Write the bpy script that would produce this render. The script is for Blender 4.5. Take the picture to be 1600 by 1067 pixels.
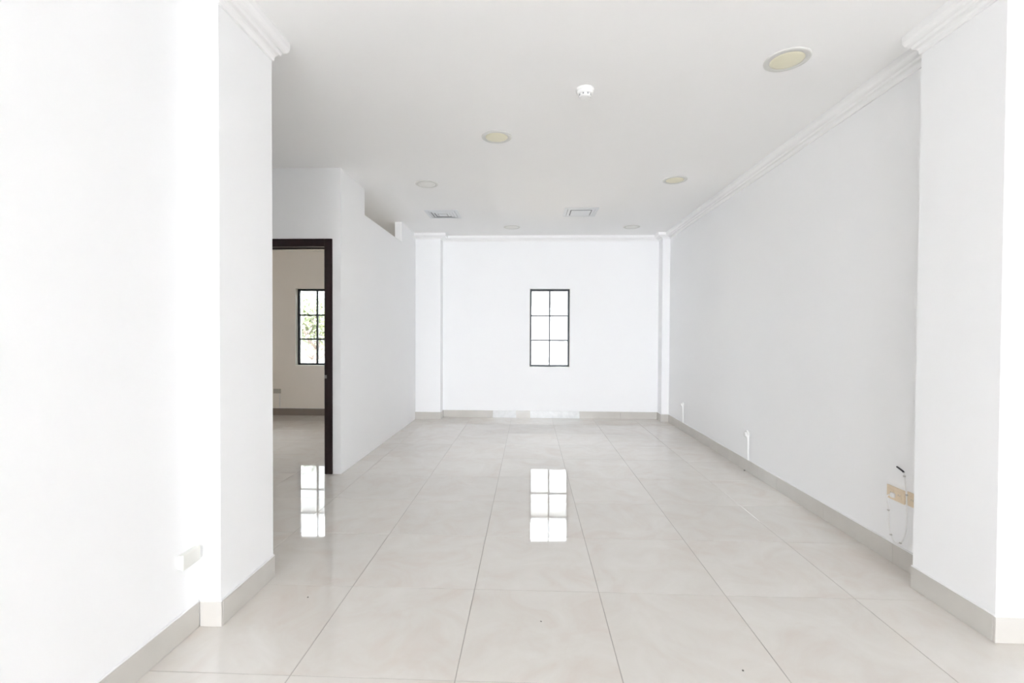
import bpy, bmesh, math, random
from mathutils import Vector, Matrix

# ---------------------------------------------------------------- camera, sky, light, exposure
sc = bpy.context.scene
for o in list(bpy.data.objects):
    bpy.data.objects.remove(o)
COL = sc.collection

CAM_Z = 1.2377
yaw, pitch, roll = -0.0369, -0.0147, 0.0046
cam_d = bpy.data.cameras.new('camera')
cam_d.sensor_width = 36.0
cam_d.lens = 729.7 / 1600 * 36.0
cam_d.clip_start = 0.02
cam_d.clip_end = 300
cam_d.dof.use_dof = True
cam_d.dof.focus_distance = 6.0
cam_d.dof.aperture_fstop = 3.2
cam = bpy.data.objects.new('camera', cam_d)
COL.objects.link(cam)
_r = Vector((math.cos(yaw), -math.sin(yaw), 0))
_f = Vector((math.sin(yaw) * math.cos(pitch), math.cos(yaw) * math.cos(pitch), math.sin(pitch)))
_u = _r.cross(_f)
_r2 = _r * math.cos(roll) + _u * math.sin(roll)
_u2 = -_r * math.sin(roll) + _u * math.cos(roll)
M = Matrix((_r2, _u2, -_f)).transposed().to_4x4()
M.translation = Vector((0, 0, CAM_Z))
cam.matrix_world = M
sc.camera = cam

world = bpy.data.worlds.new('overcast_sky')
sc.world = world
world.use_nodes = True
wn = world.node_tree.nodes
wl = world.node_tree.links
for n in list(wn):
    wn.remove(n)
w_out = wn.new('ShaderNodeOutputWorld')
w_bg = wn.new('ShaderNodeBackground')
w_tc = wn.new('ShaderNodeTexCoord')
w_sep = wn.new('ShaderNodeSeparateXYZ')
w_ramp = wn.new('ShaderNodeValToRGB')
w_ramp.color_ramp.elements[0].position = 0.0
w_ramp.color_ramp.elements[0].color = (0.915, 0.946, 1.0, 1)
w_ramp.color_ramp.elements[1].position = 1.0
w_ramp.color_ramp.elements[1].color = (0.892, 0.932, 1.0, 1)
wl.new(w_tc.outputs['Generated'], w_sep.inputs[0])
wl.new(w_sep.outputs['Z'], w_ramp.inputs[0])
wl.new(w_ramp.outputs[0], w_bg.inputs[0])
wl.new(w_bg.outputs[0], w_out.inputs[0])
w_bg.inputs[1].default_value = 6.0

sc.view_settings.view_transform = 'Standard'
sc.view_settings.look = 'None'
sc.view_settings.exposure = 2.59
sc.view_settings.gamma = 1.0
sc.view_settings.use_curve_mapping = False
sc.cycles.max_bounces = 16
sc.cycles.diffuse_bounces = 12
sc.cycles.glossy_bounces = 4
sc.cycles.transparent_max_bounces = 12
sc.cycles.use_denoising = True
sc.cycles.caustics_reflective = False
sc.cycles.caustics_refractive = False


def portal(loc, rot, sx, sy):
    d = bpy.data.lights.new('daylight_portal', 'AREA')
    d.shape = 'RECTANGLE'
    d.size, d.size_y = sx, sy
    d.cycles.is_portal = True
    o = bpy.data.objects.new('daylight_portal', d)
    o.location = loc
    o.rotation_euler = rot
    COL.objects.link(o)


# room dimensions (metres, camera stands at x = y = 0)
H = 2.69
XL, XR = -1.395, 2.012         # near room side walls
XRR = 2.0                   # recessed right wall
YB = 6.94                    # back wall
YF = -10.0                    # front wall behind the camera
XPL = -1.655                 # partition face
YP = 4.045                   # door wall face
XSL = -4.6                   # far left wall of side room
# front opening behind the camera: x0, x1, z0, z1
FO = (-1.37, 1.97, 0.02, 2.62)
portal(((FO[0] + FO[1]) / 2, YF - 0.02, (FO[2] + FO[3]) / 2), (math.radians(90), 0, 0), FO[1] - FO[0], FO[3] - FO[2])
portal((XSL - 0.12, 5.35, 1.15), (0, math.radians(-90), 0), 0.5, 0.30)
portal((0.302, YB + 0.12, 1.338), (math.radians(-90), 0, 0), 0.60, 1.17)
portal((-3.238, YB + 0.12, 1.338), (math.radians(-90), 0, 0), 0.60, 1.17)


# ---------------------------------------------------------------- materials
def new_mat(name):
    m = bpy.data.materials.new(name)
    m.use_nodes = True
    nt = m.node_tree
    return m, nt.nodes, nt.links, nt.nodes['Principled BSDF']


def noise(nodes, links, scale, detail=3, coord='Object', rough=0.5):
    tc = nodes.new('ShaderNodeTexCoord')
    n = nodes.new('ShaderNodeTexNoise')
    n.inputs['Scale'].default_value = scale
    n.inputs['Detail'].default_value = detail
    n.inputs['Roughness'].default_value = rough
    links.new(tc.outputs[coord], n.inputs['Vector'])
    return n


def plain(name, col, rough=0.5, metal=0.0, var=0.03, scale=8.0, bump=0.0, bscale=200, ior=1.45):
    m, N, L, b = new_mat(name)
    n = noise(N, L, scale)
    r = N.new('ShaderNodeValToRGB')
    r.color_ramp.elements[0].position = 0.3
    r.color_ramp.elements[1].position = 0.7
    r.color_ramp.elements[0].color = tuple(c * (1 - var) for c in col) + (1,)
    r.color_ramp.elements[1].color = tuple(min(1, c * (1 + var)) for c in col) + (1,)
    L.new(n.outputs['Fac'], r.inputs[0])
    L.new(r.outputs[0], b.inputs['Base Color'])
    b.inputs['Roughness'].default_value = rough
    b.inputs['Metallic'].default_value = metal
    b.inputs['IOR'].default_value = ior
    if bump:
        n2 = noise(N, L, bscale, 2)
        bp = N.new('ShaderNodeBump')
        bp.inputs['Strength'].default_value = bump
        bp.inputs['Distance'].default_value = 0.001
        L.new(n2.outputs['Fac'], bp.inputs['Height'])
        L.new(bp.outputs[0], b.inputs['Normal'])
    return m


M_WALL = plain('white_wall_paint', (0.915, 0.92, 0.928), 0.55, var=0.005, scale=1.3, bump=0.15, bscale=60)
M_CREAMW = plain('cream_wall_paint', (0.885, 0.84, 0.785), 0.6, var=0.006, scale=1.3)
M_CEIL = plain('white_ceiling_paint', (0.912, 0.912, 0.91), 0.7, var=0.006, scale=1.0)
M_TRIM = plain('white_moulding_paint', (0.90, 0.90, 0.90), 0.5, var=0.01, scale=4)
M_SILL = plain('window_reveal_paint', (0.86, 0.85, 0.80), 0.5, var=0.02, scale=6)
M_CAULK = plain('white_caulk', (0.85, 0.85, 0.85), 0.5, var=0.03, scale=20)
M_GROUT = plain('grey_grout', (0.33, 0.31, 0.28), 0.8, var=0.2, scale=9)
M_BASE = plain('beige_skirting_tile', (0.60, 0.58, 0.545), 0.12, var=0.03, scale=5, ior=1.5)
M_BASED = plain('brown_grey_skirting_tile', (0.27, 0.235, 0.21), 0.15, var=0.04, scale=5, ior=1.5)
M_BASEW = plain('whitish_skirting_tile', (0.74, 0.75, 0.75), 0.15, var=0.06, scale=18, ior=1.5)
M_FRAME = plain('black_window_metal', (0.012, 0.017, 0.024), 0.4, var=0.2, scale=30)
M_WOOD = plain('dark_stained_wood', (0.016, 0.005, 0.006), 0.45, var=0.35, scale=14)
M_STEEL = plain('brushed_steel', (0.35, 0.34, 0.33), 0.35, metal=1.0)
M_PLASTIC = plain('white_plastic', (0.84, 0.84, 0.83), 0.3, var=0.01)
M_VENT = plain('white_enamelled_metal', (0.76, 0.78, 0.80), 0.35, var=0.01)
M_VENTD = plain('grey_duct_metal', (0.30, 0.31, 0.32), 0.6, var=0.1)
M_RING = plain('downlight_ring', (0.66, 0.66, 0.63), 0.4, var=0.02)
M_LENS = plain('cream_lamp_lens', (0.80, 0.77, 0.60), 0.35, var=0.02)
M_LENSW = plain('white_lamp_lens', (0.80, 0.80, 0.77), 0.35, var=0.02)
M_CREAM = plain('cream_outlet_plastic', (0.78, 0.66, 0.50), 0.35, var=0.03)
M_GREYP = plain('grey_outlet_plastic', (0.50, 0.47, 0.42), 0.4, var=0.03)
M_OFFW = plain('off_white_plastic', (0.76, 0.76, 0.72), 0.4, var=0.01)
M_TIE = plain('pale_grey_tie', (0.55, 0.54, 0.52), 0.5)
M_BLACK = plain('black_rubber', (0.03, 0.03, 0.035), 0.5, var=0.1)
M_DARK = plain('dark_speck', (0.10, 0.09, 0.08), 0.7, var=0.2)
M_GROUND = plain('pale_concrete', (0.42, 0.42, 0.40), 0.9, var=0.06, scale=0.8)
M_WARMGND = plain('warm_bounce_tan', (0.28, 0.23, 0.17), 0.9, var=0.12, scale=1.5)  # tan chosen for its warm bounce through the back windows
M_DIMMER = plain('view_dimmer_grey', (0.19, 0.19, 0.187), 0.8, var=0.03, scale=1.5)  # grey of the added outside wall, kept low to dim the window view
M_BARK = plain('pale_bark', (0.11, 0.09, 0.08), 0.9, var=0.3, scale=6, bump=0.5, bscale=25)
M_LEAF = plain('pale_green_leaves', (0.11, 0.13, 0.07), 0.6, var=0.35, scale=2.0)
M_HEDGE = plain('olive_leaves', (0.10, 0.11, 0.065), 0.6, var=0.35, scale=2.0)


def tile_mat():
    m, N, L, b = new_mat('polished_cream_tile')
    tc = N.new('ShaderNodeTexCoord')
    oi = N.new('ShaderNodeObjectInfo')
    geo = N.new('ShaderNodeNewGeometry')
    add = N.new('ShaderNodeVectorMath'); add.operation = 'MULTIPLY_ADD'
    add.inputs[1].default_value = (7, 13, 5)
    L.new(oi.outputs['Random'], add.inputs[0])
    L.new(geo.outputs['Position'], add.inputs[2])
    n = N.new('ShaderNodeTexNoise')
    n.inputs['Scale'].default_value = 3.5
    n.inputs['Detail'].default_value = 6
    n.inputs['Roughness'].default_value = 0.62
    n.inputs['Distortion'].default_value = 1.2
    L.new(add.outputs[0], n.inputs['Vector'])
    r = N.new('ShaderNodeValToRGB')
    e = r.color_ramp.elements
    e[0].position, e[0].color = 0.30, (0.665, 0.61, 0.565, 1)
    e[1].position, e[1].color = 0.70, (0.72, 0.695, 0.66, 1)
    mid = e.new(0.5); mid.color = (0.69, 0.66, 0.62, 1)
    L.new(n.outputs['Fac'], r.inputs[0])
    hv = N.new('ShaderNodeHueSaturation')
    mr = N.new('ShaderNodeMapRange')
    mr.inputs['To Min'].default_value = 0.975
    mr.inputs['To Max'].default_value = 1.02
    L.new(oi.outputs['Random'], mr.inputs['Value'])
    L.new(mr.outputs[0], hv.inputs['Value'])
    L.new(r.outputs[0], hv.inputs['Color'])
    L.new(hv.outputs[0], b.inputs['Base Color'])
    b.inputs['Roughness'].default_value = 0.035
    b.inputs['IOR'].default_value = 1.5
    # faint waviness of the polished face
    n2 = N.new('ShaderNodeTexNoise'); n2.inputs['Scale'].default_value = 4.0; n2.inputs['Detail'].default_value = 1
    L.new(geo.outputs['Position'], n2.inputs['Vector'])
    bp = N.new('ShaderNodeBump'); bp.inputs['Strength'].default_value = 0.06; bp.inputs['Distance'].default_value = 0.004
    L.new(n2.outputs['Fac'], bp.inputs['Height'])
    L.new(bp.outputs[0], b.inputs['Normal'])
    return m


def glass_mat():
    m = bpy.data.materials.new('clear_window_glass')
    m.use_nodes = True
    N, L = m.node_tree.nodes, m.node_tree.links
    for x in list(N):
        N.remove(x)
    out = N.new('ShaderNodeOutputMaterial')
    t = N.new('ShaderNodeBsdfTransparent'); t.inputs[0].default_value = (0.95, 0.97, 0.965, 1)
    g = N.new('ShaderNodeBsdfGlossy'); g.inputs['Roughness'].default_value = 0.02
    fr = N.new('ShaderNodeFresnel'); fr.inputs[0].default_value = 1.5
    mx = N.new('ShaderNodeMixShader')
    L.new(fr.outputs[0], mx.inputs[0]); L.new(t.outputs[0], mx.inputs[1]); L.new(g.outputs[0], mx.inputs[2])
    L.new(mx.outputs[0], out.inputs[0])
    return m


M_TILE = tile_mat()
M_GLASS = glass_mat()


# ---------------------------------------------------------------- helpers
def box(bm, x0, x1, y0, y1, z0, z1, bevel=0.0):
    vs = [bm.verts.new((x, y, z)) for x in (x0, x1) for y in (y0, y1) for z in (z0, z1)]
    q = [(0, 1, 3, 2), (4, 6, 7, 5), (0, 4, 5, 1), (2, 3, 7, 6), (0, 2, 6, 4), (1, 5, 7, 3)]
    fs = [bm.faces.new([vs[i] for i in f]) for f in q]
    if bevel:
        es = list({e for f in fs for e in f.edges})
        bmesh.ops.bevel(bm, geom=es, offset=bevel, segments=1, affect='EDGES')
    return vs


def cyl(bm, c, axis, r0, r1, h, seg=32, cap=True):
    """cylinder/cone from point c along unit axis"""
    a = Vector(axis).normalized()
    t = a.orthogonal().normalized(); s = a.cross(t)
    A, B = [], []
    for i in range(seg):
        th = 2 * math.pi * i / seg
        d = t * math.cos(th) + s * math.sin(th)
        A.append(bm.verts.new(Vector(c) + d * r0)); B.append(bm.verts.new(Vector(c) + a * h + d * r1))
    for i in range(seg):
        j = (i + 1) % seg
        bm.faces.new((A[i], A[j], B[j], B[i])).smooth = True
    if cap:
        bm.faces.new(A[::-1]); bm.faces.new(B)


def lathe(bm, c, prof, seg=48):
    """prof = [(radius, z)] revolved about vertical axis through c"""
    rings = []
    for r, z in prof:
        if r < 1e-6:
            rings.append([bm.verts.new((c[0], c[1], c[2] + z))])
        else:
            rings.append([bm.verts.new((c[0] + r * math.cos(2 * math.pi * i / seg), c[1] + r * math.sin(2 * math.pi * i / seg), c[2] + z)) for i in range(seg)])
    for a, b in zip(rings, rings[1:]):
        for i in range(seg):
            j = (i + 1) % seg
            f = [a[i % len(a)], a[j % len(a)], b[j % len(b)], b[i % len(b)]]
            g = []
            for v in f:
                if v not in g:
                    g.append(v)
            if len(g) > 2:
                bm.faces.new(g).smooth = True


def tube(bm, pts, r, seg=8):
    pts = [Vector(p) for p in pts]
    rad = r if isinstance(r, (list, tuple)) else [r] * len(pts)
    rings = []
    n = None
    for i, p in enumerate(pts):
        t = (pts[min(i + 1, len(pts) - 1)] - pts[max(i - 1, 0)]).normalized()
        if n is None:
            n = t.orthogonal().normalized()
        else:
            n = (n - t * n.dot(t)).normalized()
        b = t.cross(n)
        rings.append([bm.verts.new(p + (n * math.cos(2 * math.pi * k / seg) + b * math.sin(2 * math.pi * k / seg)) * rad[i]) for k in range(seg)])
    for A, B in zip(rings, rings[1:]):
        for k in range(seg):
            j = (k + 1) % seg
            bm.faces.new((A[k], A[j], B[j], B[k])).smooth = True
    bm.faces.new(rings[0][::-1]); bm.faces.new(rings[-1])


def spline(pts, n=8):
    P = [Vector(p) for p in pts]
    P = [P[0] * 2 - P[1]] + P + [P[-1] * 2 - P[-2]]
    out = []
    for i in range(1, len(P) - 2):
        for k in range(n):
            t = k / n
            a, b, c, d = P[i - 1], P[i], P[i + 1], P[i + 2]
            out.append(0.5 * ((2 * b) + (c - a) * t + (2 * a - 5 * b + 4 * c - d) * t * t + (3 * b - a - 3 * c + d) * t ** 3))
    out.append(P[-2])
    return out


def obj(name, bm, mat, parent=None, fix=True):
    if fix:
        bmesh.ops.recalc_face_normals(bm, faces=bm.faces)
    me = bpy.data.meshes.new(name)
    bm.to_mesh(me); bm.free()
    me.materials.append(mat)
    o = bpy.data.objects.new(name, me)
    COL.objects.link(o)
    if parent is not None:
        o.parent = parent
    return o


def rebase(o, loc):
    """put an object's origin at loc without moving its shape (top-level mesh, no rotation)"""
    o.data.transform(Matrix.Translation(-Vector(loc)))
    o.location = loc
    return o


def child(name, bm, mat, root):
    """child mesh given in world coordinates below an unrotated root"""
    off = Vector(root.location)
    if root.parent is not None:
        off += Vector(root.parent.location)
    bmesh.ops.translate(bm, verts=bm.verts, vec=-off)
    return obj(name, bm, mat, root)


def thing(name, label, cat, loc=(0, 0, 0), group=None, kind=None):
    o = bpy.data.objects.new(name, None)
    o.empty_display_size = 0.1
    COL.objects.link(o)
    o.location = loc
    tag(o, label, cat, group, kind)
    return o


def tag(o, label=None, cat=None, group=None, kind=None):
    if label: o['label'] = label
    if cat: o['category'] = cat
    if group: o['group'] = group
    if kind: o['kind'] = kind
    return o


def struct(name, bm, mat, label, cat):
    return tag(obj(name, bm, mat), label, cat, kind='structure')


def wall_holes(name, axis, at0, at1, u0, u1, z0, z1, holes, mat, label, cat='wall'):
    """wall slab: axis 'y' = spans x, thickness y; axis 'x' = spans y, thickness x"""
    us = sorted({u0, u1} | {v for h in holes for v in h[:2]})
    zs = sorted({z0, z1} | {v for h in holes for v in h[2:]})
    bm = bmesh.new()
    for a, b in zip(us, us[1:]):
        for c, d in zip(zs, zs[1:]):
            m = ((a + b) / 2, (c + d) / 2)
            if any(h[0] < m[0] < h[1] and h[2] < m[1] < h[3] for h in holes):
                continue
            if axis == 'y':
                box(bm, a, b, at0, at1, c, d)
            else:
                box(bm, at0, at1, a, b, c, d)
    bmesh.ops.remove_doubles(bm, verts=bm.verts, dist=1e-5)
    # drop the hidden faces shared by neighbouring cells
    seen = {}
    for f in bm.faces:
        k = tuple(sorted(v.index for v in f.verts)) if False else frozenset(f.verts)
        seen.setdefault(k, []).append(f)
    dead = [f for fs in seen.values() if len(fs) > 1 for f in fs]
    bmesh.ops.delete(bm, geom=dead, context='FACES')
    return struct(name, bm, mat, label, cat)


# ---------------------------------------------------------------- outside ground
bm = bmesh.new(); box(bm, -30, 30, -20, 7.2, -0.35, -0.2)
struct('ground', bm, M_GROUND, 'pale concrete paving in front of and beside the building', 'ground')
bm = bmesh.new(); box(bm, -30, 30, 7.2, 45, -0.35, -0.2)  # separate ground piece, coloured tan to warm light entering the side room
struct('ground_warm_bounce', bm, M_WARMGND, 'unseen ground outside the back windows, tan to warm the light', 'ground')

# ---------------------------------------------------------------- floor and its tiles
bm = bmesh.new(); box(bm, XSL - 0.2, XR + 0.2, 2.17, YB + 0.2, -0.2, -0.0012); box(bm, XL - 0.155, XR + 0.2, YF - 0.2, 2.17, -0.2, -0.0012)
floor = struct('floor', bm, M_GROUT, 'glossy cream tiled floor with thin grey grout lines', 'floor')
GX, GY, T = -1.4591, 1.6437, 0.6
gap_x, gap_y = 0.0028, 0.0022
random.seed(3)


def tile_mesh(w, d):
    b = bmesh.new()
    box(b, -w / 2, w / 2, -d / 2, d / 2, -0.008, 0.0)
    top = [e for e in b.edges if all(abs(v.co.z) < 1e-6 for v in e.verts)]
    bmesh.ops.bevel(b, geom=top, offset=0.0006, segments=1, affect='EDGES')
    bmesh.ops.recalc_face_normals(b, faces=b.faces)
    me = bpy.data.meshes.new('floor_tile'); b.to_mesh(me); b.free()
    me.materials.append(M_TILE)
    return me


tile_cache = {}
for i in range(-6, 7):
    for j in range(-22, 10):
        x0, x1 = max(GX + i * T, XSL), min(GX + (i + 1) * T, XR + 0.02)
        y0, y1 = max(GY + j * T, YF), min(GY + (j + 1) * T, YB + 0.02)
        if x1 - x0 < 0.03 or y1 - y0 < 0.03:
            continue
        if x1 < XL - 0.15 and y1 < 2.2:      # beyond the left wall, not part of this floor
            continue
        key = (round(x1 - x0, 4), round(y1 - y0, 4))
        if key not in tile_cache:
            tile_cache[key] = tile_mesh(key[0] - gap_x, key[1] - gap_y)
        o = bpy.data.objects.new('floor_tile', tile_cache[key])
        COL.objects.link(o)
        o.parent = floor
        o.location = ((x0 + x1) / 2, (y0 + y1) / 2, 0)

# ---------------------------------------------------------------- ceiling and walls
bm = bmesh.new(); box(bm, XSL - 0.2, XR + 0.2, 2.17, YB + 0.2, H, H + 0.2); box(bm, XL - 0.155, XR + 0.2, YF - 0.2, 2.17, H, H + 0.2)
struct('ceiling', bm, M_CEIL, 'flat white ceiling with round downlights and two air vents', 'ceiling')

WZ0, WZ1 = 0.757, 1.919
W1 = (0.004, 0.602, WZ0, WZ1)
W2 = (-3.537, -2.94, WZ0, WZ1)
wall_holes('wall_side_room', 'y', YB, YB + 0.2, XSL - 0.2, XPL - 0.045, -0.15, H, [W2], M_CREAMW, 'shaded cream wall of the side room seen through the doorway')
wall_holes('wall_back', 'y', YB, YB + 0.2, XPL - 0.045, XR + 0.2, -0.15, H, [W1], M_WALL,
           'white back wall with a tall narrow black framed window')
wall_holes('wall_front', 'y', YF - 0.2, YF, XL - 0.155, XR + 0.2, -0.15, H, [FO], M_WALL, 'white front wall behind the viewer with a wide opening')
bm = bmesh.new(); box(bm, XRR, XR + 0.2, 2.16, YB, -0.15, H)
struct('wall_right', bm, M_WALL, 'long white right wall receding to the back pilaster', 'wall')
wall_holes('wall_right_near', 'x', XR, XR + 0.2, YF, 2.16, -0.15, H, [], M_WALL, 'white wall at the right picture edge beside the near column')
wall_holes('wall_left', 'x', XL - 0.155, XL, YF, 2.17, -0.15, H, [], M_WALL, 'bright white near wall filling the left of the picture')
bm = bmesh.new(); box(bm, XSL, XL - 0.155, 2.17, 2.32, -0.15, H)
struct('wall_passage', bm, M_WALL, 'white near wall of the passage behind the left column', 'wall')
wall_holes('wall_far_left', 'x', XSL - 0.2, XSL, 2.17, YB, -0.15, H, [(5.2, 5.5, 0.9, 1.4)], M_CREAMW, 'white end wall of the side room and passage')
wall_holes('wall_partition', 'x', XPL - 0.09, XPL, YP + 0.09, YB, -0.0, H, [(4.64, 6.01, 2.43, H)], M_WALL,
           'white partition wall right of the doorway with a slot opening under the ceiling')
DX0, DX1, DZ = -2.73, -1.728, 2.07
wall_holes('wall_door_side', 'y', YP, YP + 0.09, XSL, XPL, 0.0, H, [(DX0, DX1, -0.0, DZ)], M_WALL,
           'white wall above and beside the dark framed doorway')

bm = bmesh.new(); box(bm, -3.12, -3.0, 2.32, YP, 0, H)  # unseen wall, added close by so the passage gets more bounced light
struct('wall_passage_bounce', bm, M_WALL, 'unseen white wall added in the passage to bounce light', 'wall')

# columns and pilasters
bm = bmesh.new(); box(bm, XL - 0.0, -1.30, 1.915, 2.32, 0, H); box(bm, XL - 0.155, XL, 2.17, 2.32, 0, H)
struct('wall_left_column', bm, M_WALL, 'white square column at the left in front of the doorway', 'column')
bm = bmesh.new(); box(bm, 1.897, XR, 1.95, 2.36, 0, H)
struct('wall_right_column', bm, M_WALL, 'white square column near the right picture edge', 'column')
bm = bmesh.new(); box(bm, XPL, -1.29, 6.745, YB, 0, H)
struct('wall_back_left_pilaster', bm, M_WALL, 'wide white pilaster in the back left corner', 'pilaster')
bm = bmesh.new(); box(bm, 1.894, XRR, 6.745, YB, 0, H)
struct('wall_back_right_pilaster', bm, M_WALL, 'narrow white pilaster in the back right corner', 'pilaster')

# ---------------------------------------------------------------- crown moulding (plaster cornice), swept with mitres
PROF = [(0.0, 0.083), (0.006, 0.085), (0.012, 0.083), (0.014, 0.072), (0.018, 0.064), (0.026, 0.060), (0.046, 0.060),
        (0.050, 0.054), (0.055, 0.049), (0.064, 0.050), (0.078, 0.048), (0.088, 0.041), (0.093, 0.031), (0.094, 0.018), (0.094, 0.0)]


def moulding(name, path, side, label, scale=1.0):
    """path: xy points along the wall; side=+1 -> room lies to the left of travel"""
    P = [Vector(p) for p in path]
    offs = []
    for i in range(len(P)):
        ns = []
        for a, b in ((i - 1, i), (i, i + 1)):
            if 0 <= a and b < len(P):
                d = (P[b] - P[a]).normalized()
                ns.append(Vector((-d.y, d.x)) * side)
        if len(ns) == 1:
            offs.append(ns[0])
        else:
            m = (ns[0] + ns[1])
            offs.append(m / (m.dot(ns[0])))
    bm = bmesh.new()
    rings = []
    for p, o in zip(P, offs):
        ring = [bm.verts.new((p.x + o.x * d * scale, p.y + o.y * d * scale, H - z * scale)) for d, z in PROF]
        ring.append(bm.verts.new((p.x, p.y, H)))
        rings.append(ring)
    for A, B in zip(rings, rings[1:]):
        for k in range(len(A)):
            j = (k + 1) % len(A)
            bm.faces.new((A[k], A[j], B[j], B[k]))
    bm.faces.new(rings[0]); bm.faces.new(rings[-1][::-1])
    return struct(name, bm, M_TRIM, label, 'moulding')


moulding('trim_1', [(XL, YF), (XL, 1.915), (-1.30, 1.915), (-1.30, 2.32)], -1, 'white stepped crown moulding around the left column top')
moulding('trim_2', [(XR, YF), (XR, 1.95), (1.897, 1.95), (1.897, 2.36)], 1, 'white stepped crown moulding around the right column top')
moulding('trim_3', [(XRR, 2.36), (XRR, 6.745), (1.894, 6.745), (1.894, YB), (-1.29, YB), (-1.29, 6.745), (XPL, 6.745)], 1,
         'white crown moulding along the right and back walls', 0.93)

# ---------------------------------------------------------------- skirting tiles
BH, BT = 0.105, 0.011


def skirting(name, runs, label):
    """runs: list of (p0, p1, normal, cuts or None, {index: material})"""
    root = thing(name, label, 'skirting', kind='structure')
    for p0, p1, nrm, cuts, mats in runs:
        p0, p1, n = Vector(p0), Vector(p1), Vector(nrm)
        L = (p1 - p0).length
        d = (p1 - p0).normalized()
        if cuts is None:
            cuts = [min(k * 0.6, L) for k in range(int(L / 0.6) + 1)]
            if L - cuts[-1] > 1e-3:
                cuts = cuts + [L]
        cuts = sorted(cuts)
        for k, (a, b) in enumerate(zip(cuts, cuts[1:])):
            g = 0.001
            A, B = p0 + d * (a + g), p0 + d * (b - g)
            C = A + n * BT; D = B + n * BT
            bm = bmesh.new()
            box(bm, min(A.x, B.x, C.x, D.x), max(A.x, B.x, C.x, D.x), min(A.y, B.y, C.y, D.y), max(A.y, B.y, C.y, D.y), 0.0005, BH, 0.0008)
            mt = mats.get(k, M_BASE) if mats else M_BASE
            o = child('skirting_tile', bm, mt, root)
            if mt is M_BASEW:
                o['label'] = 'whitish patched skirting tile'
        # bead of white caulk along the top edge
        A, B = p0 + n * 0.0006, p1 + n * (BT - 0.001)
        bm = bmesh.new()
        box(bm, min(A.x, B.x), max(A.x, B.x), min(A.y, B.y), max(A.y, B.y), BH - 0.0002, BH + 0.006, 0.002)
        child('caulk_bead', bm, M_CAULK, root)
    return root


skirting('baseboard_left', [((XL, YF), (XL, 1.915 - BT), (1, 0), None, None)], 'beige tile skirting along the near left wall')
skirting('baseboard_left_column', [((XL + BT, 1.915), (-1.30 + BT, 1.915), (0, -1), None, None),
                                   ((-1.30, 1.915), (-1.30, 2.32), (1, 0), None, None)], 'beige tile skirting around the foot of the left column')
skirting('baseboard_right', [((XRR, 2.36), (XRR, 6.745 - BT), (-1, 0), [0, .25, .85, 1.45, 2.05, 2.65, 3.25, 3.85, 4.374], None)], 'beige tile skirting along the long right wall')
skirting('baseboard_right_column', [((1.897 - BT, 1.95), (XR - BT, 1.95), (0, -1), None, None),
                                    ((1.897, 1.95), (1.897, 2.36), (-1, 0), None, None)], 'beige tile skirting around the foot of the right column')
skirting('baseboard_right_near', [((XR, YF), (XR, 1.95 - BT), (-1, 0), None, None)], 'beige tile skirting on the wall at the right picture edge')
xb0, xb1 = -1.29 + BT, 1.894 - BT
cutx = [xb0, -0.955, -0.535, -0.19, 0.02, 0.335, 0.465, 0.75, 1.35, xb1]
skirting('baseboard_back', [((xb0, YB), (xb1, YB), (0, -1), [c - xb0 for c in cutx], {2: M_BASEW, 4: M_BASEW, 5: M_BASEW, 6: M_BASEW}),
                            ((-1.29, 6.745), (-1.29, YB), (1, 0), None, None),
                            ((XPL, 6.745), (-1.29 + BT, 6.745), (0, -1), None, None),
                            ((1.894 - BT, 6.745), (XRR, 6.745), (0, -1), None, None),
                            ((1.894, 6.745), (1.894, YB), (-1, 0), None, None)],
         'beige tile skirting along the back wall with whitish patches')
skirting('baseboard_side_room', [((XSL, YB), (XPL - 0.09, YB), (0, -1), None, {k: M_BASED for k in range(6)})], 'brownish tile skirting in the shaded side room')
skirting('baseboard_passage', [((-3.0, 2.32), (-1.30, 2.32), (0, 1), None, None)], 'beige tile skirting in the passage behind the column')


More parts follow.
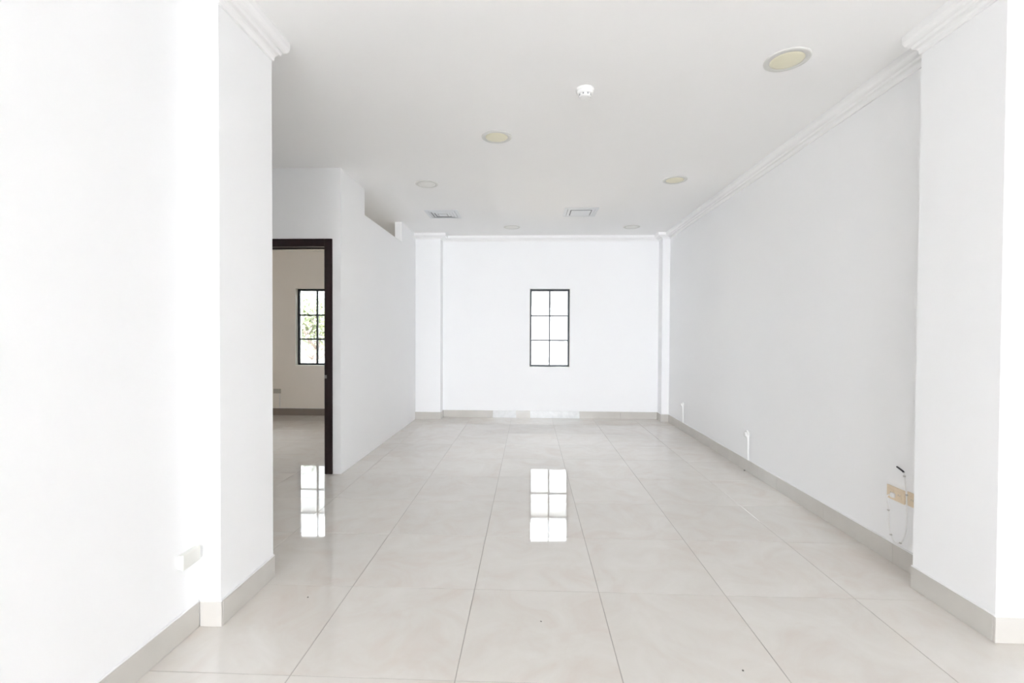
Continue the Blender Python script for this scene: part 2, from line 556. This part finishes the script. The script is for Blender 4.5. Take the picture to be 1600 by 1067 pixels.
# ---------------------------------------------------------------- windows
def window(name, W, label):
    x0, x1, z0, z1 = W
    root = thing(name, label, 'window', (x0, YB + 0.08, z0), kind='structure')
    ya, yb = YB + 0.075, YB + 0.115
    fw = 0.031
    for nm, b in (('frame_rail', (x0, x1, z0, z0 + fw)), ('frame_rail', (x0, x1, z1 - fw, z1)),
                  ('frame_stile', (x0, x0 + fw, z0 + fw, z1 - fw)), ('frame_stile', (x1 - fw, x1, z0 + fw, z1 - fw))):
        bm = bmesh.new(); box(bm, b[0], b[1], ya, yb, b[2], b[3], 0.002)
        child(nm, bm, M_FRAME, root)
    xm = (x0 + x1) / 2
    zr = [z0 + fw + (z1 - z0 - 2 * fw) * k / 3 for k in range(4)]
    for k in (1, 2):
        bm = bmesh.new(); box(bm, x0 + fw, x1 - fw, ya + 0.008, yb - 0.008, zr[k] - 0.0118, zr[k] + 0.0118, 0.001)
        child('glazing_bar', bm, M_FRAME, root)
    bm = bmesh.new(); box(bm, xm - 0.0118, xm + 0.0118, ya + 0.006, yb - 0.006, z0 + fw, z1 - fw, 0.001)
    child('glazing_bar', bm, M_FRAME, root)
    for k in range(3):
        for a, b in ((x0 + fw, xm - 0.008), (xm + 0.008, x1 - fw)):
            bm = bmesh.new(); box(bm, a, b, ya + 0.018, ya + 0.022, zr[k] + 0.008 * (k > 0), zr[k + 1] - 0.008 * (k < 2))
            child('window_pane', bm, M_GLASS, root)
    # rendered reveal lining (sill, head, jambs)
    t = 0.004
    for nm, b in (('window_sill', (x0, x1, z0 - 0.0, z0 + t)), ('reveal_lining', (x0, x0 + t, z0 + t, z1)),
                  ('reveal_lining', (x1 - t, x1, z0 + t, z1))):
        bm = bmesh.new(); box(bm, b[0], b[1], YB + 0.001, ya, b[2], b[3])
        child(nm, bm, M_SILL, root)
    return root


window('window_1', W1, 'tall narrow black framed six pane window in the middle of the back wall')
window('window_2', W2, 'black framed six pane window seen through the doorway at left')

# ---------------------------------------------------------------- door frame
door = thing('door_1', 'dark brown wooden door frame around the open doorway at left', 'door frame', (DX1, YP, 0), kind='structure')
fy0, fy1 = YP - 0.012, YP + 0.102
bm = bmesh.new(); box(bm, DX1 - 0.069, DX1, fy0, fy1, 0.001, DZ, 0.003); child('door_jamb', bm, M_WOOD, door)
bm = bmesh.new(); box(bm, DX0, DX0 + 0.069, fy0, fy1, 0.001, DZ, 0.003); child('door_jamb', bm, M_WOOD, door)
bm = bmesh.new(); box(bm, DX0 + 0.069, DX1 - 0.069, fy0, fy1, 2.0, DZ, 0.003); child('door_head', bm, M_WOOD, door)
for a, b, c, d in ((DX1 - 0.081, DX1 - 0.069, 0.001, 2.0), (DX0 + 0.069, DX0 + 0.081, 0.001, 2.0), (DX0 + 0.081, DX1 - 0.081, 1.99, 2.0)):
    bm = bmesh.new(); box(bm, a, b, YP + 0.05, YP + 0.085, c, d, 0.001); child('door_stop', bm, M_WOOD, door)
bm = bmesh.new(); box(bm, DX1 - 0.067, DX1 - 0.047, fy0 - 0.0012, fy0 + 0.001, 0.845, 0.875, 0.0004)
child('strike_plate', bm, M_STEEL, door)


# ---------------------------------------------------------------- ceiling fittings
def downlight():
    root = thing('downlight', 'x', 'downlight', (0, 0, H), 'round ceiling downlights')
    bm = bmesh.new()
    lathe(bm, (0, 0, 0), [(0.0825, -0.004), (0.084, -0.006), (0.094, -0.0065), (0.106, -0.006), (0.1115, -0.003), (0.112, 0.0)], 48)
    obj('ring', bm, M_RING, root)
    bm = bmesh.new()
    lathe(bm, (0, 0, 0), [(0.0, -0.0085), (0.04, -0.0083), (0.07, -0.0065), (0.083, -0.004), (0.083, -0.0005)], 48)
    obj('lens', bm, M_LENS, root)
    return root


def copy_thing(root):
    r = root.copy(); COL.objects.link(r)
    for ch in list(root.children):
        c = ch.copy(); COL.objects.link(c); c.parent = r
        for g in list(ch.children):
            d = g.copy(); COL.objects.link(d); d.parent = c
    return r


lights = [((1.348, 2.53), 'large cream downlight nearest the viewer at upper right of ceiling'),
          ((-0.247, 3.447), 'cream downlight on the ceiling left of the smoke detector'),
          ((-0.997, 4.50), 'white lensed pale downlight in front of the left air vent'),
          ((1.352, 4.437), 'cream downlight nearest the right wall, halfway down the room'),
          ((-0.241, 6.33), 'far faint downlight close to the back wall, behind the gap between the air vents'),
          ((1.365, 6.34), 'far faint downlight close to the back wall, by the right pilaster')]
dl = downlight()
for k, ((x, y), lab) in enumerate(lights):
    o = dl if k == 0 else copy_thing(dl)
    o.location = (x, y, H)
    o['label'] = lab
    if k in (2, 4, 5):
        for ch in o.children:
            if ch.name.startswith('lens'):
                ch.data = ch.data.copy()
                ch.data.materials[0] = M_LENSW
                ch['label'] = 'whitish lens'

sd = thing('smoke_detector', 'small white smoke detector on the ceiling, upper middle', 'smoke detector', (0.322, 2.80, H))
bm = bmesh.new(); lathe(bm, (0, 0, 0), [(0.053, 0.0), (0.053, -0.010), (0.049, -0.014), (0.043, -0.015)], 40); obj('base_plate', bm, M_PLASTIC, sd)
bm = bmesh.new()
lathe(bm, (0, 0, 0), [(0.047, -0.014), (0.046, -0.026), (0.041, -0.030)], 40)
lathe(bm, (0, 0, 0), [(0.034, -0.030), (0.034, -0.040), (0.030, -0.046), (0.018, -0.049), (0.0, -0.049)], 40)
lathe(bm, (0, 0, 0), [(0.041, -0.030), (0.034, -0.030)], 40)
obj('cover', bm, M_PLASTIC, sd)
for k in range(8):
    a = 2 * math.pi * (k + 0.5) / 8
    bm = bmesh.new(); box(bm, -0.004, 0.004, -0.0015, 0.0015, -0.040, -0.031)
    bmesh.ops.rotate(bm, verts=bm.verts, cent=(0, 0, 0), matrix=Matrix.Rotation(a + math.pi / 2, 3, 'Z'))
    bmesh.ops.translate(bm, verts=bm.verts, vec=(0.0345 * math.cos(a), 0.0345 * math.sin(a), 0))
    obj('vent_slit', bm, M_VENTD, sd)
bm = bmesh.new(); lathe(bm, (0, 0, 0), [(0.003, -0.048), (0.003, -0.0505), (0.0, -0.051)], 12)
bmesh.ops.translate(bm, verts=bm.verts, vec=(0.02, -0.01, 0.001)); obj('indicator', bm, M_VENT, sd)


def vent(label, cx, cy, n_rings, label_mat=None):
    root = thing('air_vent', label, 'air vent', (cx, cy, H), 'square ceiling air vents')
    h = 0.195

    def ring(o0, z0, o1, z1, th=0.0015):
        b = bmesh.new()
        pts = []
        for r, z in ((o0, z0), (o1, z1), (o1, z1 + th), (o0, z0 + th)):
            pts.append([b.verts.new((sx * r, sy * r, z)) for sx, sy in ((-1, -1), (1, -1), (1, 1), (-1, 1))])
        for A, B in zip(pts, pts[1:] + pts[:1]):
            for i in range(4):
                j = (i + 1) % 4
                b.faces.new((A[i], A[j], B[j], B[i]))
        return b
    obj('outer_frame', ring(h, -0.006, h - 0.035, -0.009, 0.004), M_VENT, root)
    b = bmesh.new(); box(b, -h + 0.035, h - 0.035, -h + 0.035, h - 0.035, -0.0012, -0.0004); obj('duct_opening', b, M_VENTD, root)
    r = h - 0.040
    if n_rings == 3:
        for k in range(3):
            obj('louvre', ring(r, -0.008, r - 0.028, -0.014), M_VENT, root)
            r -= 0.035
        b = bmesh.new(); box(b, -r, r, -r, r, -0.018, -0.014, 0.001); obj('centre_plate', b, M_VENT, root)
    else:
        obj('louvre', ring(r, -0.009, r - 0.03, -0.010), M_VENT, root)
        r -= 0.042
        b = bmesh.new(); box(b, -r, r, -r, r, -0.016, -0.012, 0.001); obj('centre_plate', b, M_VENT, root)
    return root


vent('square louvred ceiling vent with nested rings, left of the two', -1.045, 5.62, 3)
vent('square ceiling vent with a plain centre plate, right of the two', 0.595, 5.565, 1)


# ---------------------------------------------------------------- wall outlets and cables
def outlet(name, label, loc, w, h, d, normal, mat, group=None, sockets=2, kindmat=M_VENTD):
    """plate on a wall; loc = centre on the wall face; normal = 'x' sign or 'y' sign, e.g. ('x',-1)"""
    root = thing(name, label, 'outlet', loc, group)
    ax, s = normal

    def bb(u0, u1, z0, z1, d0, d1, bev):
        b = bmesh.new()
        a0, a1 = sorted((s * d0, s * d1))
        if ax == 'x':
            box(b, a0, a1, u0, u1, z0, z1, bev)
        else:
            box(b, u0, u1, a0, a1, z0, z1, bev)
        return b
    obj('back_box', bb(-w / 2 + 0.003, w / 2 - 0.003, -h / 2 + 0.003, h / 2 - 0.003, 0.0005, d * 0.7, 0.001), mat, root)
    pl = obj('face_plate', bb(-w / 2, w / 2, -h / 2, h / 2, d * 0.7, d, 0.002), mat, root)
    for k in range(sockets):
        u = (k - (sockets - 1) / 2) * w * 0.42
        sk = obj('socket', bb(u - 0.017, u + 0.017, -0.019, 0.019, d, d + 0.0018, 0.0006), mat, root)
        for q in (-0.006, 0.006):
            obj('slot', bb(u + q - 0.001, u + q + 0.001, -0.004, 0.005, d + 0.0017, d + 0.0021, 0), kindmat, sk)
    return root


outlet('wall_outlet', 'cream outlet plate on right wall with the white cable plugged in', (XRR, 2.594, 0.383), 0.125, 0.074, 0.012, ('x', -1), M_CREAM, 'cream outlets on the right wall')
outlet('wall_outlet', 'cream outlet plate half hidden behind the right column', (XRR, 2.455, 0.388), 0.125, 0.074, 0.012, ('x', -1), M_CREAM, 'cream outlets on the right wall')
outlet('wall_outlet', 'white surface box low on the near left wall by the column', (XL, 1.842, 0.322), 0.100, 0.062, 0.026, ('x', 1), M_OFFW, None, 0)
sro = outlet('wall_outlet', 'small greyish outlet low on the side room wall, seen through the doorway', (-3.815, YB, 0.366), 0.115, 0.070, 0.012, ('y', -1), M_GREYP, None, 1)
bm = bmesh.new(); box(bm, -3.782, -3.772, YB - 0.010, YB - 0.0005, BH + 0.007, 0.3305, 0.001)
child('conduit', bm, M_CAULK, sro)

# loose white cable hanging from the first cream outlet
cab = thing('cable', 'thin white cable looping down from the cream outlet with a black end', 'cable', (XRR, 2.60, 0.39))
X = XRR


def cy(y, z, off):
    return (X - off, y, z)


pts = spline([cy(2.600, 0.375, 0.016), cy(2.612, 0.372, 0.038), cy(2.622, 0.345, 0.036), cy(2.628, 0.290, 0.022), cy(2.634, 0.215, 0.014), cy(2.622, 0.158, 0.015),
              cy(2.590, 0.126, 0.018), cy(2.555, 0.133, 0.018), cy(2.525, 0.175, 0.016), cy(2.508, 0.26, 0.018), cy(2.500, 0.35, 0.026),
              cy(2.506, 0.43, 0.026), cy(2.523, 0.485, 0.020), cy(2.536, 0.518, 0.015)], 8)
bm = bmesh.new(); tube(bm, pts, 0.0030, 8); child('cable_sheath', bm, M_PLASTIC, cab)
bm = bmesh.new(); box(bm, X - 0.030, X - 0.014, 2.588, 2.612, 0.362, 0.388, 0.004); child('plug', bm, M_PLASTIC, cab)
bm = bmesh.new(); tube(bm, [cy(2.536, 0.518, 0.015), cy(2.545, 0.5235, 0.015), cy(2.585, 0.535, 0.014)], 0.0045, 8); child('connector', bm, M_BLACK, cab)['label'] = 'black cable end'
for y, z, off in ((2.629, 0.283, 0.022), (2.618, 0.152, 0.015), (2.548, 0.137, 0.018), (2.502, 0.41, 0.026), (2.529, 0.50, 0.018)):
    bm = bmesh.new(); box(bm, X - off - 0.005, X - off + 0.005, y - 0.005, y + 0.005, z - 0.004, z + 0.004, 0.0015)
    child('cable_tie', bm, M_TIE, cab)


def stub_conduit(label, y, scale=1.0):
    root = thing('conduit_outlet', label, 'cable outlet', (XRR, y, 0.335), 'white conduit outlets on the right wall')
    X = XRR
    bm = bmesh.new(); cyl(bm, (X - 0.0005, y, 0.335), (-1, 0, 0), 0.040 * scale, 0.034 * scale, 0.014, 28); child('wall_plate', bm, M_PLASTIC, root)
    bm = bmesh.new(); cyl(bm, (X - 0.0118, y - 0.004, 0.335), (-1, 0, 0), 0.026 * scale, 0.019 * scale, 0.022, 20); child('knob', bm, M_PLASTIC, root)
    bm = bmesh.new()
    tube(bm, spline([(X - 0.024, y - 0.020, 0.329), (X - 0.022, y - 0.038, 0.322), (X - 0.018, y - 0.045, 0.300), (X - 0.016, y - 0.045, 0.20), (X - 0.014, y - 0.045, BH + 0.007)], 6), 0.0105 * scale, 10)
    child('conduit', bm, M_PLASTIC, root)
    return root


stub_conduit('white round outlet with short conduit, middle of right wall', 4.335)
stub_conduit('tiny white round outlet with conduit, far end of right wall', 6.13, 0.85)

# ---------------------------------------------------------------- specks of dirt on the floor
def speck(x, y, r, lab):
    bm = bmesh.new()
    bmesh.ops.create_icosphere(bm, subdivisions=1, radius=r)
    random.seed(int(x * 1000))
    for v in bm.verts:
        v.co *= random.uniform(0.75, 1.2); v.co.z *= 0.45
    zmin = min(v.co.z for v in bm.verts)
    bmesh.ops.translate(bm, verts=bm.verts, vec=(0, 0, -zmin))
    o = obj('dirt_crumb', bm, M_DARK)
    o.location = (x, y, 0.0)
    tag(o, lab, 'crumb', 'dirt crumbs on the tiles')


speck(-1.032, 2.137, 0.0045, 'dark dirt crumb on the floor tiles in front of the left column')
speck(0.057, 2.001, 0.0040, 'faint dirt crumb on the centre floor tiles')
speck(0.795, 1.737, 0.0045, 'dark dirt crumb on the floor tiles at lower right')
speck(1.976, 4.335, 0.0090, 'dark dirt crumb at the foot of right skirting below the conduit')


# ---------------------------------------------------------------- outside: added dimming wall, trees
bm = bmesh.new(); box(bm, -22, 9, 17.0, 17.3, -0.2, 5.4); box(bm, -22.1, 9.1, 16.85, 17.45, 5.4, 5.55)  # added to cover the bright sky so the window bars stay visible
struct('wall_view_dimmer', bm, M_DIMMER, 'plain grey wall added outside the back windows to dim the view', 'wall')


def tree(label, x, y, h, spread, n_leaf, seed, leaf_mat, low=0.35):
    random.seed(seed)
    root = thing('garden_tree', label, 'tree', (x, y, -0.2), 'trees outside the side room window')
    bm = bmesh.new()
    tips = []

    def branch(p, d, L, r, depth):
        pts, rad = [p.copy()], [r]
        q = p.copy(); dd = d.copy()
        n = 5
        for i in range(n):
            dd = (dd + Vector((random.uniform(-.25, .25), random.uniform(-.25, .25), random.uniform(-.1, .2)))).normalized()
            q = q + dd * L / n
            pts.append(q.copy()); rad.append(r * (1 - 0.45 * (i + 1) / n))
        tube(bm, pts, rad, 7 if depth < 2 else 5)
        if depth >= 2:
            tips.extend(pts[1:])
        if depth < 4:
            for k in range(3 if depth < 3 else 2):
                i = random.randint(2, n)
                a = Vector((random.uniform(-1, 1), random.uniform(-1, 1), random.uniform(-0.15, 0.8))).normalized()
                branch(pts[i], (dd * 0.5 + a * spread).normalized(), L * random.uniform(.55, .75), rad[i] * 0.72, depth + 1)
    branch(Vector((0, 0, 0)), Vector((0.05, 0, 1)), h * low, h * 0.022, 0)
    obj('trunk', bm, M_BARK, root)
    bm = bmesh.new()
    for _ in range(n_leaf):
        t = random.choice(tips)
        c = t + Vector((random.gauss(0, .16), random.gauss(0, .16), random.gauss(0, .14)))
        s = random.uniform(0.035, 0.07)
        a = Vector((random.uniform(-1, 1), random.uniform(-1, 1), random.uniform(-1, 1))).normalized()
        b = a.orthogonal().normalized()
        v = [bm.verts.new(c + a * s), bm.verts.new(c + b * s * .45), bm.verts.new(c - a * s), bm.verts.new(c - b * s * .45)]
        bm.faces.new(v)
    f = obj('foliage', bm, leaf_mat, root, fix=False)
    f['kind'] = 'stuff'
    return root


tree('slender leafy tree seen in the left panes of the side room window', -5.4, 11.2, 3.9, 0.9, 2600, 5, M_LEAF)
tree('leafy tree farther back behind the side room window', -7.6, 14.5, 5.2, 0.9, 4200, 11, M_HEDGE, 0.25)
tree('bushy tree at the right in the side room window', -5.2, 13.2, 4.4, 1.0, 3600, 23, M_LEAF, 0.25)
tree('pale tree beside the added wall left of the back window view', -0.6, 13.2, 3.2, 0.8, 1500, 31, M_LEAF, 0.4)
